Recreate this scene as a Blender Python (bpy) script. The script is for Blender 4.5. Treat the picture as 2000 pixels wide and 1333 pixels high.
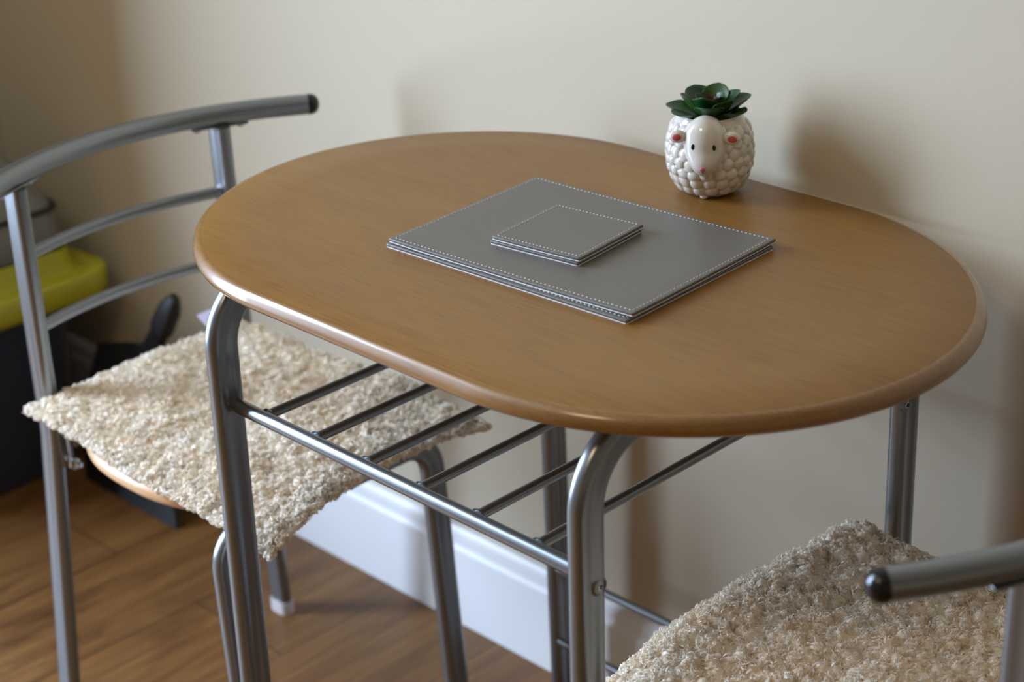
import bpy, math, random
import numpy as np
from mathutils import Vector, Matrix, Euler

scene = bpy.context.scene
for _o in list(bpy.data.objects):
    bpy.data.objects.remove(_o, do_unlink=True)

# ------------------------------------------------------------------ camera
CAM = Vector((1.10201, -1.13397, 1.37985))
YAW, PITCH, ROLL, FPX = -0.804087, 0.429602, -0.040691, 3600.5
def camera_axes():
    cy, sy, cp, sp = math.cos(YAW), math.sin(YAW), math.cos(PITCH), math.sin(PITCH)
    f = Vector((sy*cp, cy*cp, -sp)); r = Vector((cy, -sy, 0)); u = r.cross(f)
    cr, sr = math.cos(ROLL), math.sin(ROLL)
    return cr*r + sr*u, -sr*r + cr*u, f
_r, _u, _f = camera_axes()
cam_data = bpy.data.cameras.new('camera')
cam = bpy.data.objects.new('camera', cam_data)
scene.collection.objects.link(cam)
M = Matrix((( _r.x, _u.x, -_f.x, CAM.x), (_r.y, _u.y, -_f.y, CAM.y), (_r.z, _u.z, -_f.z, CAM.z), (0, 0, 0, 1)))
cam.matrix_world = M
cam_data.sensor_width = 36.0
cam_data.lens = FPX/2000*36
cam_data.clip_start = 0.05
cam_data.dof.use_dof = True
cam_data.dof.focus_distance = 1.66
cam_data.dof.aperture_fstop = 4.6
scene.camera = cam
scene.cycles.max_bounces = 16; scene.cycles.diffuse_bounces = 12; scene.cycles.transmission_bounces = 12

# ------------------------------------------------------------------ world, daylight, exposure
world = bpy.data.worlds.new('world'); scene.world = world; world.use_nodes = True
bg = world.node_tree.nodes['Background']
bg.inputs[0].default_value = (0.55, 0.75, 1.0, 1); bg.inputs[1].default_value = 0.3
# daylight arriving through the tall window in the left wall of the room
dl = bpy.data.lights.new('window_daylight', 'AREA'); dl.shape = 'RECTANGLE'
dl.size, dl.size_y = 1.00, 1.95; dl.energy = 226; dl.color = (0.59, 0.755, 1.0)
dlo = bpy.data.objects.new('window_daylight', dl); scene.collection.objects.link(dlo)
dlo.location = (-1.88, -1.03, 1.32)
dlo.rotation_euler = Vector((1.0, 0.0, 0.0)).to_track_quat('-Z', 'Y').to_euler()
# warm fill light added below the ceiling to lift the shadows
cl = bpy.data.lights.new('warm_fill_light', 'AREA'); cl.shape = 'DISK'; cl.size = 0.5; cl.energy = 9.0; cl.color = (1.0, 0.70, 0.38)
clo = bpy.data.objects.new('warm_fill_light', cl); scene.collection.objects.link(clo)
clo.location = (0.2, -1.6, 2.30)

vs = scene.view_settings
vs.view_transform = 'Standard'; vs.look = 'None'; vs.gamma = 1; vs.use_curve_mapping = False
vs.exposure = 0.0

# ------------------------------------------------------------------ helpers
COL = scene.collection
def link(o):
    COL.objects.link(o); return o
def empty(name, loc=(0, 0, 0), rz=0, label=None, cat=None, group=None):
    o = bpy.data.objects.new(name, None); o.location = loc; o.rotation_euler = (0, 0, rz)
    o.empty_display_size = 0.05; link(o)
    return tag(o, label, cat, group)
def tag(o, label=None, cat=None, group=None, kind=None):
    if label: o['label'] = label
    if cat: o['category'] = cat
    if group: o['group'] = group
    if kind: o['kind'] = kind
    return o
class MB:
    """collects vertices and faces, builds ONE mesh object"""
    def __init__(s): s.v = []; s.f = []; s.n = 0
    def add(s, V, F):
        V = np.asarray(V, float); s.v.append(V)
        s.f += [tuple(int(i)+s.n for i in f) for f in F]; s.n += len(V); return s
    def build(s, name, mat, parent=None, smooth=True, angle=None, loc=None):
        me = bpy.data.meshes.new(name)
        me.from_pydata(np.vstack(s.v).tolist(), [], s.f); me.update()
        if smooth:
            me.polygons.foreach_set('use_smooth', [True]*len(me.polygons))
            if angle: me.set_sharp_from_angle(angle=math.radians(angle))
        me.materials.append(mat)
        o = bpy.data.objects.new(name, me); link(o)
        if parent: o.parent = parent
        if loc: o.location = loc
        return o
def grid_faces(nu, nv, cu=False, cv=False, off=0):
    F = []
    for i in range(nu if cu else nu-1):
        for j in range(nv if cv else nv-1):
            a = i*nv+j; b = ((i+1) % nu)*nv+j; c = ((i+1) % nu)*nv+(j+1) % nv; d = i*nv+(j+1) % nv
            F.append((off+a, off+b, off+c, off+d))
    return F
def box(mb, c, s, r=None, bev=0.0):
    """axis box with optional chamfer; r = rotation matrix 3x3"""
    x, y, z = s[0]/2, s[1]/2, s[2]/2; b = bev
    if b <= 0:
        V = [(i*x, j*y, k*z) for i in (-1, 1) for j in (-1, 1) for k in (-1, 1)]
        F = [(0, 1, 3, 2), (4, 6, 7, 5), (0, 4, 5, 1), (2, 3, 7, 6), (0, 2, 6, 4), (1, 5, 7, 3)]
    else:
        prof = [(-z, b), (-z+b*0.3, b*0.3), (-z+b, 0), (z-b, 0), (z-b*0.3, b*0.3), (z, b)]
        V = []; m = 4
        for (zz, ins) in prof:
            for (sx, sy, a0) in ((1, 1, 0), (-1, 1, 90), (-1, -1, 180), (1, -1, 270)):
                for k in range(m):
                    a = math.radians(a0+90*k/(m-1)); rr = max(b-ins, 0)
                    V.append((sx*(x-b)+rr*math.cos(a), sy*(y-b)+rr*math.sin(a), zz))
        n = 16; F = grid_faces(len(prof), n, False, True)
        F = [tuple(reversed(f)) for f in F]
        F.append(tuple(reversed(range(n)))); F.append(tuple(range((len(prof)-1)*n, len(prof)*n)))
    V = np.array(V)
    if r is not None: V = V @ np.array(r).T
    mb.add(V+np.array(c), F); return mb
def fillet(P, r, seg=10):
    """polyline with rounded corners (r = one radius per inner corner or one number)"""
    P = [np.array(p, float) for p in P]; out = [P[0]]
    for i in range(1, len(P)-1):
        rr = r[i-1] if isinstance(r, (list, tuple)) else r
        a = P[i-1]-P[i]; b = P[i+1]-P[i]; la, lb = np.linalg.norm(a), np.linalg.norm(b); a /= la; b /= lb
        th = math.acos(max(-1, min(1, a@b))); d = min(rr/math.tan(th/2), la*0.99, lb*0.99); rr = d*math.tan(th/2)
        c = P[i]+(a+b)/np.linalg.norm(a+b)*rr/math.sin(th/2)
        s = P[i]+a*d-c; e = P[i]+b*d-c; om = math.acos(max(-1, min(1, (s@e)/rr**2)))
        for k in range(seg+1):
            t = k/seg; out.append(c+(math.sin((1-t)*om)*s+math.sin(t*om)*e)/math.sin(om))
    out.append(P[-1]); return np.array(out)
def resample(P, step):
    out = [P[0]]
    for a, b in zip(P[:-1], P[1:]):
        n = max(1, int(np.linalg.norm(b-a)/step))
        for k in range(1, n+1): out.append(a+(b-a)*k/n)
    return np.array(out)
def circle_prof(r, n=20):
    a = np.linspace(0, 2*np.pi, n, endpoint=False); return np.c_[r*np.cos(a), r*np.sin(a)]
def peanut_prof(w, t, groove=0.0, n=36):
    """flat oval tube section: long size w, short size t, with a groove down both flat faces"""
    a = np.linspace(0, 2*np.pi, n, endpoint=False); r = t/2; L = w/2-r
    c, s = np.cos(a), np.sin(a)
    x = np.sign(c)*L*np.minimum(1, np.abs(c)*2.2)+r*c
    y = r*np.sign(s)*np.abs(s)**0.75
    y = y*(1-groove*np.exp(-(x/(w*0.13))**2))
    return np.c_[x, y]
def sweep(mb, path, prof, ref=None, cap=True, scale=None):
    """sweep a 2D section along a path; ref = short axis of the section (normal of the bend plane)"""
    P = np.asarray(path, float); n = len(P); m = len(prof)
    T = np.gradient(P, axis=0); T /= np.linalg.norm(T, axis=1)[:, None]
    V = np.empty((n, m, 3))
    if ref is None:
        r0 = np.array([0, 0, 1.]) if abs(T[0][2]) < 0.9 else np.array([1., 0, 0])
        s = np.cross(T[0], r0); s /= np.linalg.norm(s)
    for i in range(n):
        if ref is not None: s = np.array(ref, float)
        s = s-T[i]*(s@T[i]); s /= np.linalg.norm(s)
        l = np.cross(T[i], s)
        k = 1 if scale is None else scale[i]
        V[i] = P[i]+k*(prof[:, :1]*l+prof[:, 1:2]*s)
    F = grid_faces(n, m, False, True)
    F = [tuple(reversed(f)) for f in F]
    V = V.reshape(-1, 3)
    mb.add(V, F)
    if cap:
        o = mb.n-n*m
        c0 = len(mb.v)
        mb.add([P[0], P[-1]], [])
        a, b = mb.n-2, mb.n-1
        for j in range(m):
            mb.f.append((a, o+j, o+(j+1) % m)); mb.f.append((b, o+(n-1)*m+(j+1) % m, o+(n-1)*m+j))
    return mb
def lathe(mb, prof, n=32, axis=(0, 0, 1), c=(0, 0, 0)):
    """revolve (radius, height) pairs about an axis"""
    ax = Vector(axis).normalized(); q = Vector((0, 0, 1)).rotation_difference(ax).to_matrix()
    a = np.linspace(0, 2*np.pi, n, endpoint=False)
    V = np.array([[(r*math.cos(t), r*math.sin(t), z) for t in a] for r, z in prof]).reshape(-1, 3)
    V = V @ np.array(q).T+np.array(c)
    mb.add(V, grid_faces(len(prof), n, False, True)); 
    o = mb.n-len(V)
    mb.f = mb.f[:]  # keep
    if prof[0][0] > 1e-6: mb.f.append(tuple(o+i for i in range(n)))
    if prof[-1][0] > 1e-6: mb.f.append(tuple(o+(len(prof)-1)*n+i for i in reversed(range(n))))
    return mb
def dome(r, h, z0=0, n=6, sgn=1):
    return [(r*math.cos(k/n*math.pi/2), z0+sgn*h*math.sin(k/n*math.pi/2)) for k in range(n+1)]
def screw(mb, c, axis, r=0.0042, h=0.0022):
    ax = np.array(Vector(axis).normalized())
    lathe(mb, [(r, 0)]+dome(r, h, 0.0006, 5), 16, axis, c); return mb

# ------------------------------------------------------------------ materials
def srgb(r, g, b):
    f = lambda c: (c/255/12.92) if c/255 <= 0.04045 else ((c/255+0.055)/1.055)**2.4
    return (f(r), f(g), f(b), 1)
def mat(name, col, rough=0.5, metal=0.0, **kw):
    m = bpy.data.materials.new(name); m.use_nodes = True
    b = m.node_tree.nodes['Principled BSDF']
    b.inputs['Base Color'].default_value = col; b.inputs['Roughness'].default_value = rough; b.inputs['Metallic'].default_value = metal
    for k, v in kw.items(): b.inputs[k].default_value = v
    return m
def nodes(m): return m.node_tree.nodes, m.node_tree.links, m.node_tree.nodes['Principled BSDF']
def tex_coord(m, scale=(1, 1, 1), loc=(0, 0, 0), rot=(0, 0, 0), kind='Object'):
    N, L, B = nodes(m); tc = N.new('ShaderNodeTexCoord'); mp = N.new('ShaderNodeMapping')
    mp.inputs['Scale'].default_value = scale; mp.inputs['Location'].default_value = loc; mp.inputs['Rotation'].default_value = rot
    L.new(tc.outputs[kind], mp.inputs[0]); return mp.outputs[0]
def noise(m, vec, scale, detail=3, rough=0.5, dist=0):
    N, L, B = nodes(m); n = N.new('ShaderNodeTexNoise'); n.inputs['Scale'].default_value = scale
    n.inputs['Detail'].default_value = detail; n.inputs['Roughness'].default_value = rough; n.inputs['Distortion'].default_value = dist
    L.new(vec, n.inputs['Vector']); return n.outputs['Fac']
def ramp(m, fac, stops):
    N, L, B = nodes(m); r = N.new('ShaderNodeValToRGB'); e = r.color_ramp.elements
    while len(e) < len(stops): e.new(0.5)
    for k, (p, c) in enumerate(stops): e[k].position = p; e[k].color = c
    L.new(fac, r.inputs[0]); return r.outputs[0]
def mix(m, fac, a, b, mode='MIX'):
    N, L, B = nodes(m); x = N.new('ShaderNodeMix'); x.data_type = 'RGBA'; x.blend_type = mode
    for sock, val in ((x.inputs[0], fac), (x.inputs[6], a), (x.inputs[7], b)):
        if isinstance(val, (int, float)): sock.default_value = val
        elif isinstance(val, tuple): sock.default_value = val
        else: L.new(val, sock)
    return x.outputs[2]
def bump(m, h, strength=0.3, dist=0.001):
    N, L, B = nodes(m); b = N.new('ShaderNodeBump'); b.inputs['Strength'].default_value = strength; b.inputs['Distance'].default_value = dist
    L.new(h, b.inputs['Height']); L.new(b.outputs[0], B.inputs['Normal'])
def setc(m, c): N, L, B = nodes(m); L.new(c, B.inputs['Base Color'])

M_ = {}
# painted plaster wall
m = mat('cream_wall_paint', srgb(196, 184, 160), 0.75); v = tex_coord(m)
setc(m, mix(m, noise(m, v, 3, 3), srgb(197, 185, 162), srgb(193, 181, 158)))
bump(m, noise(m, v, 260, 4, 0.6), 0.12, 0.001); M_['wall'] = m
m = mat('beige_wall_paint', srgb(178, 152, 118), 0.8); v = tex_coord(m); bump(m, noise(m, v, 200, 3), 0.1, 0.001); M_['far_wall'] = m
m = mat('ceiling_paint', srgb(176, 166, 146), 0.8); v = tex_coord(m); bump(m, noise(m, v, 200, 3), 0.1, 0.001); M_['ceiling'] = m
m = mat('white_gloss_trim', srgb(228, 230, 232), 0.35); v = tex_coord(m)
setc(m, mix(m, noise(m, v, 5, 2), srgb(244, 245, 246), srgb(240, 241, 243))); M_['trim'] = m
# oak laminate table surface, grain along x
m = mat('oak_laminate', srgb(176, 132, 82), 0.36); v = tex_coord(m, (1.0, 13, 13))
g1 = noise(m, v, 9, 5, 0.6, 0.4)
v2 = tex_coord(m, (6, 150, 150)); g2 = noise(m, v2, 3.2, 4, 0.65, 0.2)
v3 = tex_coord(m, (0.7, 3.2, 3.2)); g3 = noise(m, v3, 3, 3, 0.5, 0.8)
base = ramp(m, g1, [(0.30, srgb(132, 91, 40)), (0.55, srgb(140, 99, 45)), (0.8, srgb(146, 106, 51))])
base = mix(m, ramp(m, g2, [(0.50, (0, 0, 0, 1)), (0.68, (1, 1, 1, 1))]), base, srgb(110, 74, 33))
N_, L_, B_ = nodes(m)
base = mix(m, 0.35, base, ramp(m, g3, [(0.35, srgb(122, 84, 38)), (0.7, srgb(141, 104, 51))]))
setc(m, base); bump(m, g2, 0.05, 0.0004)
B_.inputs['Coat Weight'].default_value = 0.10; B_.inputs['Coat Roughness'].default_value = 0.26; B_.inputs['Roughness'].default_value = 0.42; B_.inputs['Specular IOR Level'].default_value = 0.38; M_['oak'] = m
# the moulded edge is wrapped in a glossier foil of the same oak pattern
m2 = m.copy(); m2.name = 'oak_edge_foil'; B2 = m2.node_tree.nodes['Principled BSDF']
B2.inputs['Coat Weight'].default_value = 1.0; B2.inputs['Coat Roughness'].default_value = 0.13; M_['oak_edge'] = m2
# pale beech seat
m = mat('beech_seat', srgb(205, 165, 120), 0.35); v = tex_coord(m, (2, 26, 26)); g1 = noise(m, v, 6, 4, 0.6)
setc(m, ramp(m, g1, [(0.3, srgb(196, 152, 106)), (0.7, srgb(212, 172, 128))])); M_['beech'] = m
# brown laminate floor, planks along y
m = mat('walnut_laminate_floor', srgb(110, 78, 50), 0.5); N_, L_, B_ = nodes(m)
v = tex_coord(m, (1, 1, 1), (0.055, 0.21, 0), (0, 0, math.radians(90)))
br = N_.new('ShaderNodeTexBrick'); L_.new(v, br.inputs['Vector'])
br.offset = 0.37; br.offset_frequency = 2; br.squash = 1.0
for k, val in (('Scale', 1.0), ('Mortar Size', 0.0012), ('Mortar Smooth', 0.3), ('Bias', 0.0), ('Brick Width', 1.22), ('Row Height', 0.192)):
    br.inputs[k].default_value = val
br.inputs['Color1'].default_value = srgb(146, 102, 53); br.inputs['Color2'].default_value = srgb(129, 91, 50); br.inputs['Mortar'].default_value = srgb(46, 32, 22)
vg = tex_coord(m, (9, 0.9, 1)); ga = noise(m, vg, 4, 5, 0.62, 0.9)
vk = tex_coord(m, (30, 1.6, 1)); gb = noise(m, vk, 3, 5, 0.6, 0.3)
vc = tex_coord(m, (3.5, 1.1, 1)); gc = noise(m, vc, 2.4, 4, 0.6, 1.2)
c = mix(m, 1.0, br.outputs['Color'], ramp(m, ga, [(0.3, (0.62, 0.55, 0.48, 1)), (0.6, (1, 1, 1, 1)), (0.8, (1.0, 0.98, 0.95, 1))]), 'MULTIPLY')
c = mix(m, 1.0, c, ramp(m, gb, [(0.35, (0.78, 0.74, 0.7, 1)), (0.6, (1, 1, 1, 1))]), 'MULTIPLY')
c = mix(m, 1.0, c, ramp(m, gc, [(0.28, (0.5, 0.42, 0.38, 1)), (0.5, (1, 1, 1, 1))]), 'MULTIPLY')
setc(m, c); bump(m, gb, 0.08, 0.0006); M_['floor'] = m
# metals
def metal_paint(name, col, rough, metal=0.85):
    m = mat(name, col, rough, metal); v = tex_coord(m); n = noise(m, v, 900, 2)
    N, L, B = nodes(m); setc(m, mix(m, n, tuple(c*0.93 for c in col[:3])+(1,), tuple(min(1, c*1.07) for c in col[:3])+(1,)))
    return m
M_['metal'] = metal_paint('silver_grey_tube', srgb(138, 143, 147), 0.30)
M_['zinc'] = metal_paint('zinc_screw', srgb(205, 208, 210), 0.22, 1.0)
M_['cap'] = mat('black_plastic_cap', srgb(14, 14, 16), 0.22); 
m = M_['cap']; v = tex_coord(m); bump(m, noise(m, v, 400, 2), 0.03, 0.0003)
M_['foot'] = mat('clear_white_plastic_foot', srgb(215, 208, 208), 0.35)
m = M_['foot']; v = tex_coord(m); bump(m, noise(m, v, 400, 2), 0.03, 0.0003)
# placemats
m = mat('grey_leatherette', srgb(124, 124, 121), 0.42); v = tex_coord(m)
setc(m, mix(m, noise(m, v, 14, 3), srgb(101, 96, 90), srgb(106, 101, 95)))
bump(m, noise(m, v, 900, 3, 0.6), 0.12, 0.0004); M_['leather'] = m
m = mat('white_backing', srgb(226, 228, 232), 0.6); v = tex_coord(m); bump(m, noise(m, v, 800, 2), 0.1, 0.0003); M_['white'] = m
m = mat('white_thread', srgb(216, 214, 206), 0.7); v = tex_coord(m); bump(m, noise(m, v, 3000, 2), 0.2, 0.0002); M_['thread'] = m
# glazed ceramic
m = mat('white_glazed_ceramic', srgb(226, 218, 208), 0.12); v = tex_coord(m)
setc(m, mix(m, noise(m, v, 40, 2), srgb(216, 209, 199), srgb(208, 199, 187)))
nodes(m)[2].inputs['Coat Weight'].default_value = 0.6; nodes(m)[2].inputs['Coat Roughness'].default_value = 0.05; M_['ceramic'] = m
def plain(name, col, rough=0.3, sc=60, amt=0.06):
    m = mat(name, col, rough); v = tex_coord(m)
    setc(m, mix(m, noise(m, v, sc, 2), tuple(c*(1-amt) for c in col[:3])+(1,), tuple(min(1, c*(1+amt)) for c in col[:3])+(1,))); return m
M_['pink'] = plain('pink_glaze', srgb(196, 84, 88), 0.2)
M_['black_glaze'] = plain('black_glaze', srgb(12, 12, 14), 0.08)
# soft pink blush painted in the middle of each ear
# leaves
def leaf_mat(name, c1, c2, tip):
    m = mat(name, c1, 0.4); v = tex_coord(m); n = noise(m, v, 70, 3, 0.5)
    c = ramp(m, n, [(0.35, c1), (0.7, c2)])
    at = nodes(m)[0].new('ShaderNodeAttribute'); at.attribute_name = 'along'
    c = mix(m, ramp(m, at.outputs['Fac'], [(0.55, (0, 0, 0, 1)), (0.95, (1, 1, 1, 1))]), c, tip)
    setc(m, c); nodes(m)[2].inputs['Subsurface Weight'].default_value = 0.0; return m
M_['leaf'] = leaf_mat('green_leaf', srgb(12, 52, 14), srgb(26, 78, 20), srgb(16, 62, 18))
M_['leaf_mid'] = leaf_mat('yellow_green_leaf', srgb(26, 66, 14), srgb(66, 98, 26), srgb(40, 70, 20))
M_['leaf_red'] = leaf_mat('red_tipped_leaf', srgb(48, 60, 20), srgb(70, 40, 24), srgb(84, 18, 24))
# wool
m = mat('cream_curly_wool', srgb(226, 212, 190), 0.32); v = tex_coord(m)
setc(m, ramp(m, noise(m, v, 38, 3, 0.6), [(0.3, srgb(247, 236, 218)), (0.55, srgb(252, 247, 238)), (0.75, srgb(254, 252, 248))]))
N_, L_, B_ = nodes(m); tr_ = N_.new('ShaderNodeBsdfTranslucent'); tr_.inputs['Color'].default_value = srgb(253, 249, 241)
mx_ = N_.new('ShaderNodeMixShader'); mx_.inputs[0].default_value = 0.33
L_.new(B_.outputs[0], mx_.inputs[1]); L_.new(tr_.outputs[0], mx_.inputs[2]); L_.new(mx_.outputs[0], N_['Material Output'].inputs['Surface'])
M_['wool'] = m
m = mat('dense_under_wool', srgb(250, 241, 226), 0.8); v = tex_coord(m)
setc(m, ramp(m, noise(m, v, 38, 3, 0.6), [(0.3, srgb(238, 220, 194)), (0.55, srgb(246, 234, 216)), (0.75, srgb(251, 245, 234))]))
bump(m, noise(m, v, 500, 3, 0.6), 0.5, 0.002); M_['underwool'] = m
m = mat('woven_backing', srgb(208, 200, 188), 0.8); v = tex_coord(m); bump(m, noise(m, v, 900, 2), 0.3, 0.0006); M_['backing'] = m
m = mat('lavender_label', srgb(205, 198, 222), 0.5); v = tex_coord(m); bump(m, noise(m, v, 900, 2), 0.1, 0.0003); M_['label'] = m
# bin and dustpan
M_['bin_body'] = plain('slate_bin_plastic', srgb(58, 66, 84), 0.4)
M_['bin_lid'] = plain('pale_grey_bin_plastic', srgb(122, 122, 118), 0.4)
m = plain('lime_bin_bag', srgb(176, 174, 38), 0.3); M_['bag'] = m
v = tex_coord(m); bump(m, noise(m, v, 60, 3), 0.5, 0.004)
M_['black_plastic'] = plain('black_dustpan_plastic', srgb(13, 13, 15), 0.5)
M_['slot'] = plain('dark_slot', srgb(34, 35, 36), 0.5)
M_['bristle'] = plain('black_bristles', srgb(24, 24, 26), 0.7)

# ------------------------------------------------------------------ room
WY = 0.28                      # wall plane behind the table
def slab(name, c, s, m, kind='structure'):
    return tag(box(MB(), c, s).build(name, m, smooth=False), kind=kind)
XL, XR, YF = -1.90, 4.20, -4.60
slab('floor', ((XL+XR)/2, (YF+WY)/2, -0.025), (XR-XL+0.2, WY-YF+0.2, 0.05), M_['floor'])
slab('ceiling', ((XL+XR)/2, (YF+WY)/2, 2.43), (XR-XL+0.2, WY-YF+0.2, 0.06), M_['ceiling'])
slab('wall_back', ((XL+XR)/2, WY+0.05, 1.2), (XR-XL+0.2, 0.1, 2.4), M_['wall'])
slab('wall_front', ((XL+XR)/2, YF-0.05, 1.2), (XR-XL+0.2, 0.1, 2.4), M_['far_wall'])
slab('wall_right', (XR+0.05, (YF+WY)/2, 1.2), (0.1, WY-YF, 2.4), M_['far_wall'])
# left wall with its window opening
wy0, wy1, wz0, wz1 = -1.56, -0.50, 0.32, 2.34
mb = MB()
box(mb, (XL-0.05, (YF+wy0)/2, 1.2), (0.1, wy0-YF, 2.4)); box(mb, (XL-0.05, (wy1+WY)/2, 1.2), (0.1, WY-wy1, 2.4))
box(mb, (XL-0.05, (wy0+wy1)/2, wz0/2), (0.1, wy1-wy0, wz0)); box(mb, (XL-0.05, (wy0+wy1)/2, (wz1+2.4)/2), (0.1, wy1-wy0, 2.4-wz1))
tag(mb.build('wall_left', M_['wall'], smooth=False), kind='structure')
mb = MB()
for yy in (wy0+0.025, wy1-0.025): box(mb, (XL-0.03, yy, (wz0+wz1)/2), (0.06, 0.05, wz1-wz0))
for zz in (wz0+0.025, wz1-0.025): box(mb, (XL-0.03, (wy0+wy1)/2, zz), (0.06, wy1-wy0-0.1, 0.05))
tag(mb.build('window_1', M_['trim'], smooth=False), kind='structure')
# unseen partition added beside the bin so its end shades the left wall area
slab('shade_partition', (-1.59, -0.19, 1.2), (0.1, 0.94, 2.4), M_['wall'])
# skirting board with a stepped, rounded top
def skirting(name, x0, x1, y):
    prof = [(0, 0), (0.015, 0), (0.015, 0.112), (0.0142, 0.116), (0.0115, 0.119), (0.0105, 0.124), (0.0105, 0.131), (0.009, 0.138), (0.0055, 0.1435), (0, 0.145)]
    mb = MB(); n = len(prof)
    V = [(x, y-d, z) for x in (x0, x1) for d, z in prof]
    F = [(j, n+j, n+(j+1) % n, (j+1) % n) for j in range(n)]
    F += [tuple(range(n)), tuple(reversed(range(n, 2*n)))]
    mb.add(V, F); return tag(mb.build(name, M_['trim'], angle=35), kind='structure')
skirting('baseboard_back', -1.55, XR, WY)

# ------------------------------------------------------------------ table
TX, TB, TN, TS = 0.4020, 0.2600, 1.982, 0.1365
def oval(a, b, n, s, N=240, d=0.0):
    t = (np.arange(N)+.5)*2*np.pi/N; c, sn = np.cos(t), np.sin(t)
    o = np.c_[(a-s)*np.sign(c)*abs(c)**(2/n)+np.sign(c)*s, b*np.sign(sn)*abs(sn)**(2/n)]
    if d:
        T = np.roll(o, -1, 0)-np.roll(o, 1, 0); T /= np.linalg.norm(T, axis=1)[:, None]
        o = o-np.c_[T[:, 1], -T[:, 0]]*d
    return o
H = 0.75
table = empty('bistro_table', (0, 0, 0), 0, 'oval oak-effect bistro table on silver-grey tubular legs, pushed against the cream wall', 'table')
def slab_oval(mb, ringfn, prof, ztop):
    """prof: list of (inset, z) from the top centre outward and down"""
    rings = []
    first = ringfn(prof[0][0])
    for k in (0.0001, 0.3, 0.6, 0.85):
        rings.append(np.c_[first*k, np.full(len(first), prof[0][1])])
    for ins, z in prof: o = ringfn(ins); rings.append(np.c_[o, np.full(len(o), z)])
    last = ringfn(prof[-1][0])
    rings.append(np.c_[last*0.0001, np.full(len(last), prof[-1][1])])
    V = np.array(rings); n, m = V.shape[:2]
    mb.add(V.reshape(-1, 3), [tuple(reversed(f)) for f in grid_faces(n, m, False, True)]) ; return mb
prof = [(0.0112, H)]
for k in range(0, 9):
    t = k/8*math.pi/2; prof.append((0.0099*(1-math.sin(t)), H-0.0006-0.0117*(1-math.cos(t))))
prof += [(0.0002, H-0.0138), (0.0012, H-0.0160), (0.0035, H-0.0172), (0.006, H-0.0175)]
prof = [(i, z) for i, z in prof]
mb = slab_oval(MB(), lambda d: oval(TX, TB, TN, TS, 240, d), prof, H)
top = mb.build('tabletop', M_['oak'], table, angle=60)
top.data.materials.append(M_['oak_edge'])
for p in top.data.polygons:
    if 5 <= p.index//240: p.material_index = 1
UZ = H-0.0175                       # underside
LW, LT = 0.033, 0.0175
LX, YFr, YBk = 0.236, -0.227, 0.212
leg_prof = peanut_prof(LW, LT, 0.30)
def table_leg(x, y, sgn):
    """sgn: direction of the bend (towards the table middle)"""
    top = UZ-LW/2
    P = fillet([(x, y-sgn*0.008, 0.014), (x, y, top), (x, y+sgn*0.14, top)], 0.062, 16)
    P = resample(P, 0.02)
    mb = sweep(MB(), P, leg_prof, ref=(1, 0, 0))
    o = mb.build('leg', M_['metal'], table, angle=60)
    ft = sweep(MB(), [(x, y-sgn*0.008, 0.0), (x, y-sgn*0.008, 0.003), (x, y-sgn*0.008, 0.016)], peanut_prof(LW+0.005, LT+0.005, 0.1), ref=(1, 0, 0))
    ft.build('foot_cap', M_['foot'], o, angle=50)
    return o
for x in (-LX, LX):
    legs = [table_leg(x, YFr, 1), table_leg(x, YBk, -1)]
    P = [(x, YFr+0.14, UZ-LW/2), (x, 0, UZ-LW/2), (x, YBk-0.14, UZ-LW/2)]
    sweep(MB(), P, leg_prof, ref=(1, 0, 0)).build('top_support', M_['metal'], table, angle=60)
# magazine rack: front and back rail, six slats between them
RZ = 0.592
RY0, RY1 = YFr+0.008, YBk-0.01
for ry in (RY0, RY1):
    P = resample(np.array([(-LX+0.007, ry, RZ), (LX-0.007, ry, RZ)]), 0.05)
    rail = sweep(MB(), P, circle_prof(0.0072, 20)).build('rack_rail', M_['metal'], table, angle=50)
for sx in (-0.1925, -0.1205, -0.0485, 0.0235, 0.0955, 0.1675):
    P = resample(np.array([(sx, RY0+0.004, RZ+0.001), (sx, RY1-0.004, RZ+0.001)]), 0.05)
    mb = sweep(MB(), P, circle_prof(0.0050, 16))
    lathe(mb, [(0.0070, 0), (0.0066, 0.0012), (0.0056, 0.003), (0.0049, 0.0034)], 16, (0, 1, 0), (sx, RY0+0.0052, RZ+0.001))   # weld
    mb.build('rack_slat', M_['metal'], table, angle=50)
for rz in (0.211, 0.109):
    P = resample(np.array([(-LX+0.007, YBk-0.004, rz), (LX-0.007, YBk-0.004, rz)]), 0.05)
    sweep(MB(), P, circle_prof(0.0048, 16)).build('back_rung', M_['metal'], table, angle=50)
# round seats and screw heads on the outer faces of the legs
for x, sg in ((LX, 1), (-LX, -1)):
    for y in (YFr, YBk):
        c = (x+sg*0.0058, y+0.006 if y < 0 else y-0.006, RZ-0.004)
        mb = MB(); lathe(mb, [(0.0088, 0), (0.0082, 0.0018), (0.0070, 0.0026), (0.0062, 0.0022), (0.0058, 0.0004), (0.0, 0.0002)], 24, (sg, 0, 0), c)
        mb.build('screw_seat', M_['metal'], table, angle=60)
        mb = MB(); lathe(mb, [(0.0044, 0.0000), (0.0043, 0.0014)]+dome(0.0040, 0.0014, 0.0016, 4), 18, (sg, 0, 0), c)
        hd = mb.build('screw', M_['zinc'], table, angle=50)
        mb = MB()
        for r in (0, math.pi/2):
            R3 = Matrix.Rotation(r+0.5, 3, 'X'); box(mb, (c[0]+sg*0.0031, c[1], c[2]), (0.0006, 0.0044, 0.0010), R3)
        mb.build('cross_slot', M_['slot'], hd, smooth=False)

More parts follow.
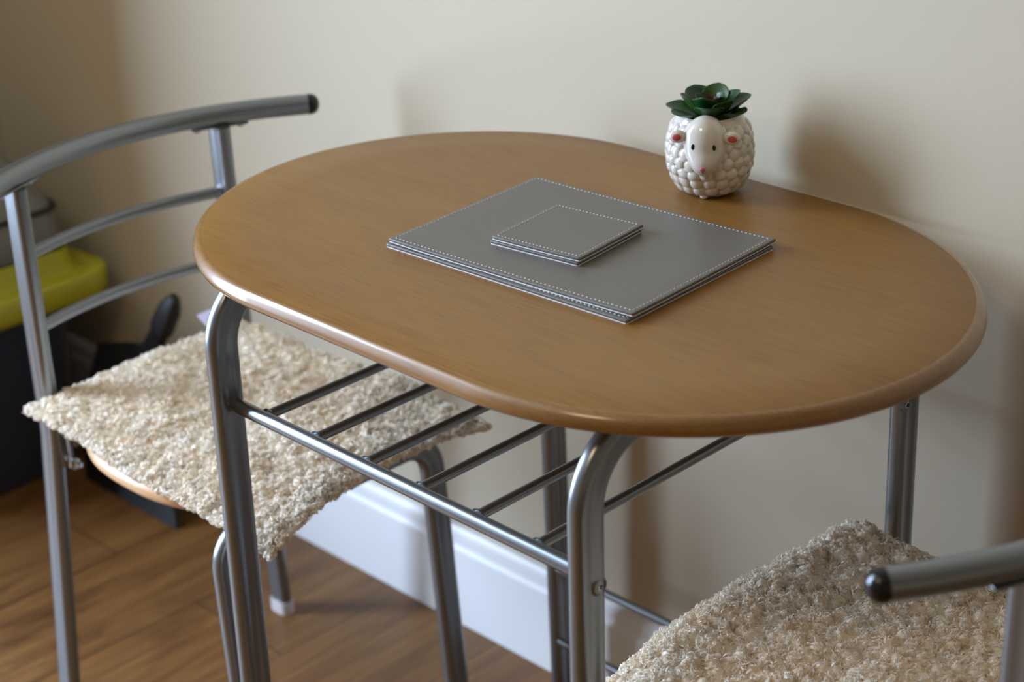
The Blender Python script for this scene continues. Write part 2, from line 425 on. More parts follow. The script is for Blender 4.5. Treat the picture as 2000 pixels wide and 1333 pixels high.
# ------------------------------------------------------------------ chairs
CH_PROF = peanut_prof(0.0315, 0.018, 0.16)
def rounded_plate(a, b, n, d=0.0, N=96): return oval(a, b, n, 0.0, N, d)
def bow(y, apex, k): return apex+k*y*y
def make_chair(name, loc, rz, label):
    t = empty(name, loc, rz, label, 'chair', 'tubular bistro chairs')
    ZS = 0.432                      # wooden seat top
    prof = [(0.016, ZS)]
    for k in range(0, 13):
        a = -math.pi/2+k/12*math.pi; prof.append((0.011*(1-math.cos(a)), ZS-0.011+0.011*math.sin(-a)))
    prof.append((0.016, ZS-0.022))
    mb = MB()
    slab_oval(mb, lambda d: rounded_plate(0.172, 0.176, 2.5, d)+np.array([0.012, 0]), prof, ZS)
    mb.build('seat', M_['beech'], t, angle=60)
    ZU = ZS-0.022
    # front legs, bent inwards under the seat, joined by a crossbar
    zt = ZU-0.0145
    for s in (-1, 1):
        P = resample(fillet([(0.173, s*0.152, 0.014), (0.151, s*0.148, zt), (0.151, s*0.05, zt)], 0.040, 12), 0.02)
        o = sweep(MB(), P, CH_PROF, ref=(1, 0, 0)).build('leg', M_['metal'], t, angle=60)
        sweep(MB(), [(0.174, s*0.152, 0.0), (0.174, s*0.152, 0.003), (0.173, s*0.152, 0.018)], peanut_prof(0.035, 0.0225, 0.05), ref=(1, 0, 0)).build('foot_cap', M_['foot'], o, angle=50)
    sweep(MB(), [(0.151, -0.05, zt), (0.151, 0, zt), (0.151, 0.05, zt)], CH_PROF, ref=(1, 0, 0)).build('seat_crossbar', M_['metal'], t, angle=60)
    # rear legs rise past the seat to the top rail
    px, py, ptop = -0.188, 0.140, 0.705
    for s in (-1, 1):
        P = fillet([(-0.200, s*0.168, 0.014), (px, s*(py+0.002), 0.40), (px, s*py, ptop)], 0.3, 8)
        P = resample(P, 0.025)
        o = sweep(MB(), P, CH_PROF, ref=(0.0, 1, 0)).build('leg', M_['metal'], t, angle=60)
        sweep(MB(), [(-0.200, s*0.168, 0.0), (-0.200, s*0.168, 0.003), (-0.200, s*0.168, 0.018)], peanut_prof(0.035, 0.0225, 0.05), ref=(0, 1, 0)).build('foot_cap', M_['foot'], o, angle=50)
        # bracket clamping the seat frame to the leg
        mb = MB()
        box(mb, (px+0.020, s*(py-0.003), 0.388), (0.022, 0.0035, 0.052), None, 0.0012)
        box(mb, (px-0.0165, s*(py-0.003), 0.388), (0.004, 0.016, 0.056), None, 0.0012)
        box(mb, (px+0.0165, s*(py-0.003), 0.388), (0.004, 0.016, 0.056), None, 0.0012)
        br = mb.build('bracket', M_['metal'], t, angle=40)
        for zz in (0.372, 0.405):
            mb = MB()
            lathe(mb, [(0.0065, 0), (0.0065, 0.003), (0.0050, 0.0032), (0.0044, 0.007), (0.0, 0.0078)], 6, (-1, 0, 0), (px-0.018, s*(py-0.003), zz))
            mb.build('bolt', M_['zinc'], br, angle=40); mb = MB()
            lathe(mb, [(0.0060, 0), (0.0060, 0.003), (0.0032, 0.0032), (0.0032, 0.009), (0.0, 0.0095)], 6, (1, 0, 0), (px+0.018, s*(py-0.003), zz))
            mb.build('bolt', M_['zinc'], br, angle=40)
        mb = MB()
        lathe(mb, [(0.0075, 0), (0.0075, 0.004), (0.004, 0.0044), (0.004, 0.012), (0, 0.0125)], 6, (1, -0.2*s, 0), (px+0.030, s*(py-0.003), 0.368))
        mb.build('bolt', M_['zinc'], br, angle=40)
    # seat frame: two rails under the seat and a bar between the rear legs
    mb = MB()
    for s in (-1, 1):
        box(mb, (-0.01, s*0.115, ZU-0.009), (0.345, 0.018, 0.018), None, 0.003)
    box(mb, (px+0.024, 0, ZU-0.012), (0.018, 2*py-0.012, 0.022), None, 0.003)
    mb.build('seat_frame', M_['metal'], t, angle=40)
    # two curved back rungs
    for z, apex in ((0.622, -0.214), (0.532, -0.212)):
        ys = np.linspace(-py, py, 25); k = (px-apex)/py**2
        P = np.c_[bow(ys, apex, k), ys, np.full(25, z)]
        sweep(MB(), P, peanut_prof(0.0135, 0.0115, 0), ref=(1, 0, 0.0)).build('back_rung', M_['metal'], t, angle=60)
    # thick curved top rail with black end caps
    zr = 0.719; R = 0.0125; hl = 0.236
    ys = np.linspace(-hl, hl, 41); xs = bow(ys, -0.216, 1.48)
    P = np.c_[xs, ys, np.full(41, zr)]
    tr = sweep(MB(), P, circle_prof(R, 28)).build('top_rail', M_['metal'], t, angle=50)
    for s in (-1, 1):
        e = P[-1] if s > 0 else P[0]; d = P[-1]-P[-2] if s > 0 else P[0]-P[1]; d /= np.linalg.norm(d)
        mb = MB(); lathe(mb, [(R*0.93, -0.004), (R*1.0, -0.001), (R*1.02, 0.0015)]+dome(R*1.0, 0.0105, 0.0025, 7), 28, tuple(d), tuple(e))
        mb.build('end_cap', M_['cap'], tr, angle=60)
        # mounting plate and screws below the rail
        yy = s*py; sl = 2*1.48*yy; dv = np.array([sl, 1.0, 0]); dv /= np.linalg.norm(dv); ang = math.atan2(dv[1], dv[0])
        R3 = Matrix.Rotation(ang, 3, 'Z')
        mb = MB(); box(mb, (px, yy, zr-R-0.0012), (0.070, 0.014, 0.003), R3, 0.0012)
        pl = mb.build('mounting_plate', M_['metal'], tr, angle=40)
        for q in (-0.027, 0.027):
            mb = MB(); lathe(mb, [(0.0052, 0), (0.0050, 0.0018)]+dome(0.0046, 0.0024, 0.002, 4), 14, (0, 0, -1), (px+dv[0]*q, yy+dv[1]*q, zr-R-0.0024))
            mb.build('screw', M_['zinc'], pl, angle=50)
    return t
CHL = (-0.480, -0.043, 0); CHR = (0.390, -0.010, 0)
make_chair('bistro_chair', CHL, 0, 'silver-grey tubular chair left of the table, curved backrest in view beside the bin')
make_chair('bistro_chair.001', CHR, math.pi, 'tubular chair at the right front, mostly out of frame, black-capped rail end showing')

# ------------------------------------------------------------------ curly wool seat pads
def vnoise(P, seed, freq):
    """smooth value noise on 2D points"""
    rng = np.random.RandomState(seed); G = rng.rand(64, 64)*2-1
    q = P*freq; i = np.floor(q).astype(int); f = q-i; f = f*f*(3-2*f)
    a = G[i[:, 0] % 64, i[:, 1] % 64]; b = G[(i[:, 0]+1) % 64, i[:, 1] % 64]
    c = G[i[:, 0] % 64, (i[:, 1]+1) % 64]; d = G[(i[:, 0]+1) % 64, (i[:, 1]+1) % 64]
    return (a*(1-f[:, 0])+b*f[:, 0])*(1-f[:, 1])+(c*(1-f[:, 0])+d*f[:, 0])*f[:, 1]
def tuft_field(seed, n=1700, rad=0.0080, hgt=0.0085, res=0.0008, ext=0.36):
    """height field of rounded wool tufts, sampled in metres around the pad centre"""
    rng = np.random.RandomState(seed+77); N = int(2*ext/res); Hf = np.zeros((N, N))
    # jittered rows of tuft centres
    step = rad*1.35; g_ = np.arange(-ext, ext, step)
    for ix, cx in enumerate(g_):
        for cy in g_:
            x = cx+rng.uniform(-.42, .42)*step; y = cy+(0.5*step if ix % 2 else 0)+rng.uniform(-.42, .42)*step
            r = rad*rng.uniform(0.75, 1.2); h = hgt*rng.uniform(0.5, 1.15); k = int(r/res)+1
            i0, j0 = int((x+ext)/res), int((y+ext)/res)
            if i0-k < 0 or j0-k < 0 or i0+k+1 > N or j0+k+1 > N: continue
            I, J = np.mgrid[-k:k+1, -k:k+1]; d = (I**2+J**2)*(res/r)**2
            Hf[i0-k:i0+k+1, j0-k:j0+k+1] = np.maximum(Hf[i0-k:i0+k+1, j0-k:j0+k+1], h*np.sqrt(np.clip(1-d, 0, 1)))
    def f(x, y):
        a = np.clip((x+ext)/res, 0, N-2); b = np.clip((y+ext)/res, 0, N-2); i = a.astype(int); j = b.astype(int); a = a-i; b = b-j
        return (Hf[i, j]*(1-a)+Hf[i+1, j]*a)*(1-b)+(Hf[i, j+1]*(1-a)+Hf[i+1, j+1]*a)*b
    return f
def pad_surface(corners, edge_bow, sag, seed, droop):
    A, B, C, D = [np.array(c, float) for c in corners]      # (u0v0),(u1v0),(u1v1),(u0v1)
    T = tuft_field(seed)
    def S(u, v, tufts=True):
        u = u[:, None]; v = v[:, None]
        P = A*(1-u)*(1-v)+B*u*(1-v)+C*u*v+D*(1-u)*v
        bu = 4*v*(1-v); bv = 4*u*(1-u)
        P = P+np.array([1, 0, 0])*edge_bow[0]*bu*u**4-np.array([1, 0, 0])*edge_bow[1]*bu*(1-u)**4
        P = P+np.array([0, 1, 0])*edge_bow[2]*bv*v**4-np.array([0, 1, 0])*edge_bow[3]*bv*(1-v)**4
        z = sag*(bu*bv)[:, 0]
        z += 0.0045*vnoise(P[:, :2]+3, seed, 13)+0.0022*vnoise(P[:, :2]+7, seed+1, 37)
        z += droop(u[:, 0], v[:, 0])
        P[:, 2] += z
        if tufts:
            e = np.clip(np.minimum.reduce([u[:, 0], 1-u[:, 0], v[:, 0], 1-v[:, 0]])*40+0.35, 0, 1)
            P[:, 2] += T(P[:, 0], P[:, 1])*e-0.004
        return P
    return S
def curls(P0, Nn, Tn, Bn, rng, strands, rad, Rl, hgt, K=11):
    """vectorised curly strands: base points P0 with frames; returns verts, faces arrays"""
    n = len(P0); t = np.linspace(0, 1, K)
    turns = rng.uniform(1.0, 1.9, n)[:, None]; ph = rng.uniform(0, 2*np.pi, n)[:, None]
    R = (Rl*rng.uniform(0.6, 1.35, n))[:, None]; h = (hgt*rng.uniform(0.45, 1.15, n))[:, None]
    # random loop plane
    az = rng.uniform(0, 2*np.pi, n)[:, None]; tilt = rng.uniform(0.15, 1.35, n)[:, None]
    d1 = np.cos(az)*Tn+np.sin(az)*Bn; d2 = np.cross(Nn, d1); e2 = np.cos(tilt)*d2+np.sin(tilt)*Nn
    out = []
    F0 = []
    for s in range(strands):
        js = rng.normal(0, 1, (n, 3))*0.0005; Rs = R*rng.uniform(0.82, 1.12, n)[:, None]
        th = ph+2*np.pi*turns*t[None, :]
        grow = (0.55+0.45*np.sin(np.pi*np.clip(t*1.1, 0, 1)))[None, :]
        C = (P0+js)[:, None, :]+Nn[:, None, :]*(h[..., None]*(t**0.7)[None, :, None])
        L = C+(Rs*grow)[..., None]*np.cos(th)[..., None]*d1[:, None, :]+(Rs*grow)[..., None]*np.sin(th)[..., None]*e2[:, None, :]
        dT = np.gradient(L, axis=1); dT /= np.linalg.norm(dT, axis=2, keepdims=True)+1e-9
        ln = np.cross(d1, e2)[:, None, :]; a = ln-dT*(dT*ln).sum(-1, keepdims=True); a /= np.linalg.norm(a, axis=2, keepdims=True)+1e-9
        b = np.cross(dT, a)
        rr = (rad*(1-0.75*t**4))[None, :, None]
        rings = [L+rr*(math.cos(q)*a+math.sin(q)*b) for q in (0, 2*math.pi/3, 4*math.pi/3)]
        V = np.stack(rings, axis=2)         # n,K,3,3
        out.append(V.reshape(-1, 3))
    V = np.vstack(out); N = n*strands
    base = (np.arange(N)*K*3)[:, None, None]
    k = np.arange(K-1)[None, :, None]*3; j = np.arange(3)[None, None, :]; j2 = (j+1) % 3
    quad = np.stack([base+k+j, base+k+j2, base+k+3+j2, base+k+3+j], axis=-1).reshape(-1, 4)
    return V, quad
def fast_mesh(name, V, Q, m, parent):
    me = bpy.data.meshes.new(name)
    me.vertices.add(len(V)); me.vertices.foreach_set('co', V.astype(np.float32).ravel())
    me.loops.add(Q.size); me.loops.foreach_set('vertex_index', Q.astype(np.int32).ravel())
    me.polygons.add(len(Q)); me.polygons.foreach_set('loop_start', np.arange(0, Q.size, 4, dtype=np.int32))
    try: me.polygons.foreach_set('loop_total', np.full(len(Q), 4, dtype=np.int32))
    except Exception: pass
    me.polygons.foreach_set('use_smooth', np.zeros(len(Q), dtype=bool))
    me.update(calc_edges=True); me.materials.append(m)
    o = bpy.data.objects.new(name, me); link(o); o.parent = parent; return o
def make_pad(name, origin, label, corners, edge_bow, sag, droop, seed, count, strands, rad, Rl, hgt):
    t = empty(name, origin, 0, label, 'seat pad', 'curly fleece seat pads')
    O = np.array(origin); cs = [tuple(np.array(c)-O) for c in corners]
    S = pad_surface(cs, edge_bow, sag, seed, droop)
    # backing and dense under-wool: a thin closed slab
    nu, nv = 300, 210; U, Vv = np.meshgrid(np.linspace(0, 1, nu), np.linspace(0, 1, nv), indexing='ij')
    P = S(U.ravel(), Vv.ravel()); Pf = S(U.ravel(), Vv.ravel(), False)
    def normals(P_):
        G = P_.reshape(nu, nv, 3); a = np.gradient(G, axis=0); b = np.gradient(G, axis=1); n_ = np.cross(a, b); n_ /= np.linalg.norm(n_, axis=2, keepdims=True); return n_.reshape(-1, 3)
    def slab_mesh(lo, hi, nm, mt, inset):
        ctr = P.mean(0); Q = (P if hi > 0 else Pf).copy(); Qb = Pf.copy(); Qb[:, :2] = ctr[:2]+(Qb[:, :2]-ctr[:2])*inset; Q[:, :2] = ctr[:2]+(Q[:, :2]-ctr[:2])*inset
        e = np.minimum.reduce([U.ravel(), 1-U.ravel(), Vv.ravel(), 1-Vv.ravel()]); rr = np.clip(e*22, 0, 1)**0.5
        rg = np.random.RandomState(seed+5)
        top = Q.copy(); bot = Qb; top[:, 2] = np.maximum(top[:, 2]+lo+(hi-lo)*rr, bot[:, 2]+lo); bot[:, 2] += lo
        mb = MB(); mb.add(top, grid_faces(nu, nv)); mb.add(bot, [tuple(reversed(f)) for f in grid_faces(nu, nv)])
        n = nu*nv; ring = [(i, 0) for i in range(nu)]+[(nu-1, j) for j in range(1, nv)]+[(i, nv-1) for i in range(nu-2, -1, -1)]+[(0, j) for j in range(nv-2, 0, -1)]
        idx = [i*nv+j for i, j in ring]
        for a, b in zip(idx, idx[1:]+idx[:1]): mb.f.append((b, a, a+n, b+n))
        return mb.build(nm, mt, t, angle=70)
    slab_mesh(-0.0065, -0.0025, 'backing', M_['backing'], 1.0)
    # wool
    rng = np.random.RandomState(seed)
    u = rng.rand(count); v = rng.rand(count)
    # extra curls along the rim
    ne = count//9; q = rng.rand(ne); side = rng.randint(0, 4, ne); w_ = np.abs(rng.normal(0, 0.008, ne))
    eu = np.where(side == 0, w_, np.where(side == 1, 1-w_, q)); ev = np.where(side == 2, w_, np.where(side == 3, 1-w_, q))
    u = np.r_[u, eu]; v = np.r_[v, ev]
    # clumping: pull the roots towards tuft centres
    nc = count//7; cu = rng.rand(nc); cv = rng.rand(nc); cell = {}
    gs = 70
    for i, (a, b) in enumerate(zip((cu*gs).astype(int), (cv*gs*0.72).astype(int))): cell.setdefault((a, b), []).append(i)
    gu = (u*gs).astype(int); gv = (v*gs*0.72).astype(int)
    for i in range(len(u)):
        c = cell.get((gu[i], gv[i]))
        if c: k = c[i % len(c)]; u[i] += (cu[k]-u[i])*0.2; v[i] += (cv[k]-v[i])*0.2
    u = np.clip(u, 0, 1); v = np.clip(v, 0, 1)
    e = 1e-3
    e = 4e-4; P0 = S(u, v); Pu = S(np.clip(u+e, 0, 1), v)-S(np.clip(u-e, 0, 1), v); Pv = S(u, np.clip(v+e, 0, 1))-S(u, np.clip(v-e, 0, 1))
    Pu /= np.linalg.norm(Pu, axis=1)[:, None]; Pv /= np.linalg.norm(Pv, axis=1)[:, None]
    Nn = np.cross(Pu, Pv); Nn /= np.linalg.norm(Nn, axis=1)[:, None]; Nn[Nn[:, 2] < 0] *= -1
    # lean outward near the rim
    lean = np.zeros_like(Nn)
    lean -= Pu*(np.clip(1-u/0.03, 0, 1)**1.2)[:, None]; lean += Pu*(np.clip(1-(1-u)/0.03, 0, 1)**1.2)[:, None]
    lean -= Pv*(np.clip(1-v/0.04, 0, 1)**1.2)[:, None]; lean += Pv*(np.clip(1-(1-v)/0.04, 0, 1)**1.2)[:, None]
    Nn = Nn+lean*0.9+rng.normal(0, 0.22, Nn.shape); Nn /= np.linalg.norm(Nn, axis=1)[:, None]
    Tn = np.cross(Nn, np.array([0.3, 0.9, 0.1])); Tn /= np.linalg.norm(Tn, axis=1)[:, None]; Bn = np.cross(Nn, Tn)
    P0 = P0-np.array([0, 0, 0.002])
    V, Q = curls(P0, Nn, Tn, Bn, rng, strands, rad, Rl, hgt)
    woolo = fast_mesh('wool_pile', V, Q, M_['wool'], t)
    slab_mesh(-0.0046, 0.0008, 'under_wool', M_['underwool'], 0.985).parent = woolo
    return t
ZP = 0.4405
padL = make_pad('fleece_seat_pad', (-0.45, -0.06, ZP), 'cream curly fleece seat pad on the left chair, its corners drooping over the seat',
    [(-0.652, -0.222, ZP+0.012), (-0.232, -0.199, ZP-0.016), (-0.237, 0.113, ZP+0.008), (-0.658, 0.088, ZP+0.012)],
    (-0.024, 0.004, 0.006, 0.004), 0.004, lambda u, v: -0.006*np.clip((u-0.8)/0.2, 0, 1)**2+0.010*np.clip((u-0.6)/0.4, 0, 1)*4*v*(1-v), 11, 17000, 2, 0.00062, 0.0030, 0.0055)
M_['label']
mb = MB()
lv = [(-0.652, 0.050, 0.4475), (-0.652, 0.094, 0.4475), (-0.722, 0.110, 0.4515), (-0.720, 0.068, 0.4505)]
lv = np.array(lv)-np.array((-0.45, -0.06, ZP))
lv2 = lv-np.array([0, 0, 0.0008])
mb.add(np.vstack([lv, lv2]), [(0, 1, 2, 3), (7, 6, 5, 4), (0, 4, 5, 1), (1, 5, 6, 2), (2, 6, 7, 3), (3, 7, 4, 0)])
lb = mb.build('care_label', M_['label'], padL, smooth=False); lb['label'] = 'lavender-white fabric label'
padR = make_pad('fleece_seat_pad.001', (0.40, 0.0, ZP), 'cream curly fleece seat pad on the right front chair, in sharp focus below the table',
    [(0.198, -0.190, ZP+0.012), (0.640, -0.180, ZP+0.010), (0.640, 0.130, ZP+0.006), (0.198, 0.180, ZP+0.012)],
    (0.004, 0.018, 0.006, 0.006), 0.006, lambda u, v: 0.006*np.clip((v-0.7)/0.3, 0, 1)-0.014*np.clip(1-u/0.06, 0, 1)**2+0.005*np.exp(-((u-0.08)/0.08)**2), 23, 22000, 2, 0.00048, 0.0029, 0.0050)

# ------------------------------------------------------------------ placemats and coasters
def stitched_board(name, label, cat, group, cx, cy, rot, la, lb_, z0, th, warp, inset, pitch, gray=None):
    t = empty(name, (cx, cy, z0), rot, label, cat, group)
    wz = lambda x, y: warp*((2*x/la)**4*0.6+(2*y/lb_)**4*0.4)
    tw = 0.0011                                    # white underside
    def plate(z_lo, z_hi, ins, rc, rnd):
        n_e = 14; ring = []
        hx, hy = la/2-ins, lb_/2-ins
        for (sx, sy, a0) in ((1, 1, 0), (-1, 1, 90), (-1, -1, 180), (1, -1, 270)):
            for k in range(5):
                a = math.radians(a0+90*k/4); ring.append((sx*(hx-rc)+rc*math.cos(a), sy*(hy-rc)+rc*math.sin(a)))
        # subdivide straight runs
        out = []
        for p, q in zip(ring, ring[1:]+ring[:1]):
            d = math.dist(p, q); m_ = max(1, int(d/0.02))
            for k in range(m_): out.append((p[0]+(q[0]-p[0])*k/m_, p[1]+(q[1]-p[1])*k/m_))
        o = np.array(out); r0 = rnd
        lay = []
        for kk in (0.0001, 0.5, 0.8): lay.append(np.c_[o*kk, np.full(len(o), z_hi)])
        sc = lambda d: o*np.array([(hx-d)/hx, (hy-d)/hy])
        for d, z in ((r0*2.2, z_hi), (r0, z_hi-0.0001), (r0*0.3, z_hi-r0*0.35), (0, z_hi-r0), (0, z_lo+r0*0.6), (r0*0.5, z_lo)):
            lay.append(np.c_[sc(d), np.full(len(o), z)])
        lay.append(np.c_[o*0.0001, np.full(len(o), z_lo)])
        V = np.array(lay); n, m_ = V.shape[:2]; V = V.reshape(-1, 3)
        V[:, 2] += wz(V[:, 0], V[:, 1])
        return MB().add(V, [tuple(reversed(f)) for f in grid_faces(n, m_, False, True)])
    plate(tw, th, 0, 0.0018, 0.0009).build('leather_top', M_['leather'], t, angle=50)
    u = plate(0.0, tw, 0.0002, 0.0018, 0.0003).build('white_underside', M_['white'], t, angle=50)
    mb = MB(); hx, hy = la/2-inset, lb_/2-inset
    segs = [((-hx, -hy), (hx, -hy)), ((hx, -hy), (hx, hy)), ((hx, hy), (-hx, hy)), ((-hx, hy), (-hx, -hy))]
    for p, q in segs:
        L = math.dist(p, q); n = int(L/pitch); d = ((q[0]-p[0])/L, (q[1]-p[1])/L)
        for k in range(n):
            c = (p[0]+d[0]*(k+0.5)*L/n, p[1]+d[1]*(k+0.5)*L/n)
            # small capsule
            hl = pitch*0.27; prof = [(0.0, -hl), (0.00032, -hl*0.8), (0.00045, 0), (0.00032, hl*0.8), (0.0, hl)]
            lathe(mb, prof, 6, (d[0], d[1], 0), (c[0], c[1], th+0.00012+wz(*c)))
    mb.build('stitching', M_['thread'], t)
    return t
g = 'stacked grey placemats'
stitched_board('placemat', 'lower grey stitched placemat, lying directly on the tabletop under the other one', 'placemat', g, 0.0130, 0.0030, 0.0457, 0.2885, 0.2105, H, 0.0040, 0.0, 0.0045, 0.0046)
stitched_board('placemat.001', 'upper grey stitched placemat, carrying the two small square coasters', 'placemat', g, 0.0142, 0.0060, 0.0617, 0.288, 0.210, H+0.0040, 0.0040, 0.0016, 0.0045, 0.0046)
g = 'stacked grey coasters'
stitched_board('coaster', 'lower square grey coaster, lying directly on the upper placemat', 'coaster', g, 0.0022, 0.0002, 0.120, 0.100, 0.100, H+0.0081, 0.0040, 0.0, 0.0038, 0.0040)
stitched_board('coaster.001', 'upper square grey coaster, topmost of the whole stack on the table', 'coaster', g, 0.0036, 0.0011, 0.117, 0.100, 0.100, H+0.0122, 0.0040, 0.0005, 0.0038, 0.0040)

# ------------------------------------------------------------------ sheep planter
SX, SY = 0.0065, 0.2005
pot = empty('sheep_planter', (SX, SY, H), 0, 'white glazed sheep-shaped plant pot with pink ears, at the back edge of the table', 'plant pot')
def pot_r(z):
    zs = [0, 0.0015, 0.006, 0.014, 0.026, 0.040, 0.054, 0.066, 0.075, 0.0785, 0.080]
    rs = [0.0240, 0.0268, 0.0312, 0.0362, 0.0408, 0.0424, 0.0415, 0.0385, 0.0350, 0.0335, 0.0322]
    return np.interp(z, zs, rs)
def build_pot():
    nz, na = 150, 300; zt = 0.080
    Z = np.linspace(0, zt, nz); A = np.linspace(0, 2*np.pi, na, endpoint=False)
    # bumps laid out in staggered rows
    B = []; rows = [0.008, 0.0175, 0.0275, 0.0375, 0.0475, 0.0575, 0.0670]
    rng = np.random.RandomState(4)
    for k, z in enumerate(rows):
        n = int(round(2*np.pi*pot_r(z)/0.0128))
        for j in range(n):
            B.append((z+rng.uniform(-0.0012, 0.0012), (j+0.5*(k % 2)+rng.uniform(-0.1, 0.1))*2*np.pi/n, rng.uniform(0.0062, 0.0074)))
    zz, aa = np.meshgrid(Z, A, indexing='ij'); Rb = pot_r(zz); D = np.zeros_like(zz)
    for bz_, ba, br_ in B:
        da = np.abs((aa-ba+np.pi) % (2*np.pi)-np.pi)*Rb; d = np.sqrt(da**2+(zz-bz_)**2)/br_
        D = np.maximum(D, 0.0036*np.sqrt(np.clip(1-d**2, 0, 1)))
    fade = np.clip((zz-0.001)/0.004, 0, 1)*np.clip((0.079-zz)/0.005, 0, 1)
    R = Rb-0.0015+D*fade
    V = np.stack([R*np.cos(aa), R*np.sin(aa), zz], -1)
    rows_ = [np.c_[0.0001*np.cos(A), 0.0001*np.sin(A), 0*A+0.0006]]
    rows_ += list(V)
    for r, z in ((0.0312, 0.0808), (0.0300, 0.0800), (0.0292, 0.0780), (0.0300, 0.070), (0.033, 0.055), (0.0001, 0.052)):
        rows_.append(np.c_[r*np.cos(A), r*np.sin(A), 0*A+z])
    V = np.array(rows_); n, m_ = V.shape[:2]
    return MB().add(V.reshape(-1, 3), grid_faces(n, m_, False, True))
mbp = build_pot(); mbp.f = [f for f in mbp.f]
mbp.build('pot_body', M_['ceramic'], pot)
FA = math.radians(-43.6-14)              # facing direction
fw = np.array([math.cos(FA), math.sin(FA), 0]); rt = np.array([-math.sin(FA), math.cos(FA), 0]); up = np.array([0, 0, 1.])
HC = fw*0.0335+up*0.0575
def head_pts(nu=48, nv=64):
    P = []
    for i in range(nu):
        th = math.pi*i/(nu-1); zc = math.cos(th); s = math.sin(th)
        for j in range(nv):
            ph = 2*math.pi*j/nv; cx, cy = math.cos(ph), math.sin(ph)
            w = 0.0212*(1-0.22*max(0, -zc)**1.2)*(1+0.10*math.exp(-((zc-0.62)/0.28)**2)); dp = 0.0185+0.0045*max(0, -zc-0.1)
            x = dp*s*cx; y = w*s*cy; z = 0.0295*zc
            # muzzle pushes forward low down
            if cx > 0: x += 0.0035*math.exp(-((zc+0.62)/0.35)**2)*cx*s
            x += 0.004*max(0, -zc)      # face slants forward to the muzzle
            P.append(HC+fw*x+rt*y+up*z)
    return np.array(P)
hp = head_pts(); head = MB().add(hp, grid_faces(48, 64, False, True)).build('head', M_['ceramic'], pot)
def on_face(yoff, z, lift=0.0):
    """point of the head surface in front at height z (relative to the head centre) and side offset"""
    d = hp-HC; a = d@fw; b = d@rt; c = d@up; k = np.argmin((b-yoff)**2+(c-z)**2+(a < 0)*1.0); return hp[k]
def ellipsoid(mb, c, ax, rad, n=14, m_=20):
    V = []
    for i in range(n):
        th = math.pi*i/(n-1)
        for j in range(m_):
            ph = 2*math.pi*j/m_
            V.append(np.array(c)+ax[0]*rad[0]*math.sin(th)*math.cos(ph)+ax[1]*rad[1]*math.sin(th)*math.sin(ph)+ax[2]*rad[2]*math.cos(th))
    mb.add(V, grid_faces(n, m_, False, True)); return mb
for s in (-1, 1):
    c = on_face(s*0.0098, 0.0022)
    ellipsoid(MB(), c, (fw, rt, up), (0.0009, 0.0018, 0.0030)).build('eye', M_['black_glaze'], head)
c = on_face(0, -0.0168); ellipsoid(MB(), c, (fw, rt, up), (0.0012, 0.0028, 0.0019)).build('nose', M_['pink'], head)
c = on_face(0, -0.0203); ellipsoid(MB(), c, (fw, rt, up), (0.0005, 0.0005, 0.0016)).build('mouth', M_['black_glaze'], head)
for s in (-1, 1):
    ec = HC+rt*s*0.0258+fw*0.0065+up*0.0098
    ax2 = rt*s*math.cos(0.10)-up*math.sin(0.10)*1; ax3 = np.cross(fw, ax2)
    e = ellipsoid(MB(), ec, (fw, ax2, ax3), (0.0036, 0.0086, 0.0066)).build('ear', M_['ceramic'], head)
    ellipsoid(MB(), ec+fw*0.0029+ax2*0.0006, (fw, ax2, ax3), (0.0010, 0.0046, 0.0034)).build('inner_ear', M_['pink'], e)
ellipsoid(MB(), fw*0.0270+rt*(-0.002)+up*0.0030, (fw, rt, up), (0.004, 0.0042, 0.0030)).build('foot', M_['ceramic'], pot)

# ------------------------------------------------------------------ succulent
plant = empty('succulent_plant', (SX, SY, H+0.066), 0, 'small green artificial succulent with a dark red heart, growing out of the sheep pot', 'plant')
def leaf(L, W, T, az, el, curl_, m, base=0.004, z0=0.0, twist=0.0):
    nu, nv = 26, 18; V = []; al = []
    for i in range(nu):
        u = i/(nu-1)
        w = W*(math.sin(math.pi*min(1, u*0.60+0.10))**0.9)*(1 if u < 0.72 else math.sqrt(max(0, 1-((u-0.72)/0.28)**1.7)))
        w *= (0.45+0.55*min(1, u/0.45)); th = T*(1-0.75*u**2)
        if u > 0.985: w = 0.0002; th = 0.0002
        for j in range(nv):
            a = 2*math.pi*j/nv; y = w*math.cos(a); z = th*math.sin(a)*(0.7 if math.sin(a) > 0 else 1.0)+0.22*y*y/max(W, 1e-5)*1.6
            V.append((base+L*u, y, z+0)); al.append(u)
    V = np.array(V)
    # bend upward along the length
    ang = el+curl_*(V[:, 0]-base)/L
    s = (V[:, 0]-base); X = base+s*np.cos(el+curl_*s/L*0.5); Z = s*np.sin(el+curl_*s/L*0.5)
    X2 = X-V[:, 2]*np.sin(ang); Z2 = Z+V[:, 2]*np.cos(ang); Y2 = V[:, 1]
    c, sn = math.cos(az), math.sin(az)
    V = np.c_[X2*c-Y2*sn, X2*sn+Y2*c, Z2+z0]
    o = MB().add(V, grid_faces(nu, nv, False, True)).build('leaf', m, plant)
    at = o.data.attributes.new('along', 'FLOAT', 'POINT'); at.data.foreach_set('value', al)
    return o
mb = MB(); lathe(mb, [(0.004, -0.008), (0.0045, 0.004), (0.003, 0.014), (0, 0.016)], 12); mb.build('stem', M_['leaf'], plant)
cam_az = math.radians(-43.6)
for k in range(7):
    leaf(0.042, 0.0145, 0.0021, cam_az+math.radians(90+k*360/7+4), (0.38, 0.14, 0.42, 0.12, 0.16, 0.40, 0.20)[k], 0.30, M_['leaf'], z0=0.008)
for k in range(6):
    leaf(0.038, 0.0135, 0.0021, cam_az+math.radians(35+k*60), 0.68+0.05*(k % 3), 0.22, M_['leaf'] if k % 2 else M_['leaf_mid'], z0=0.006)
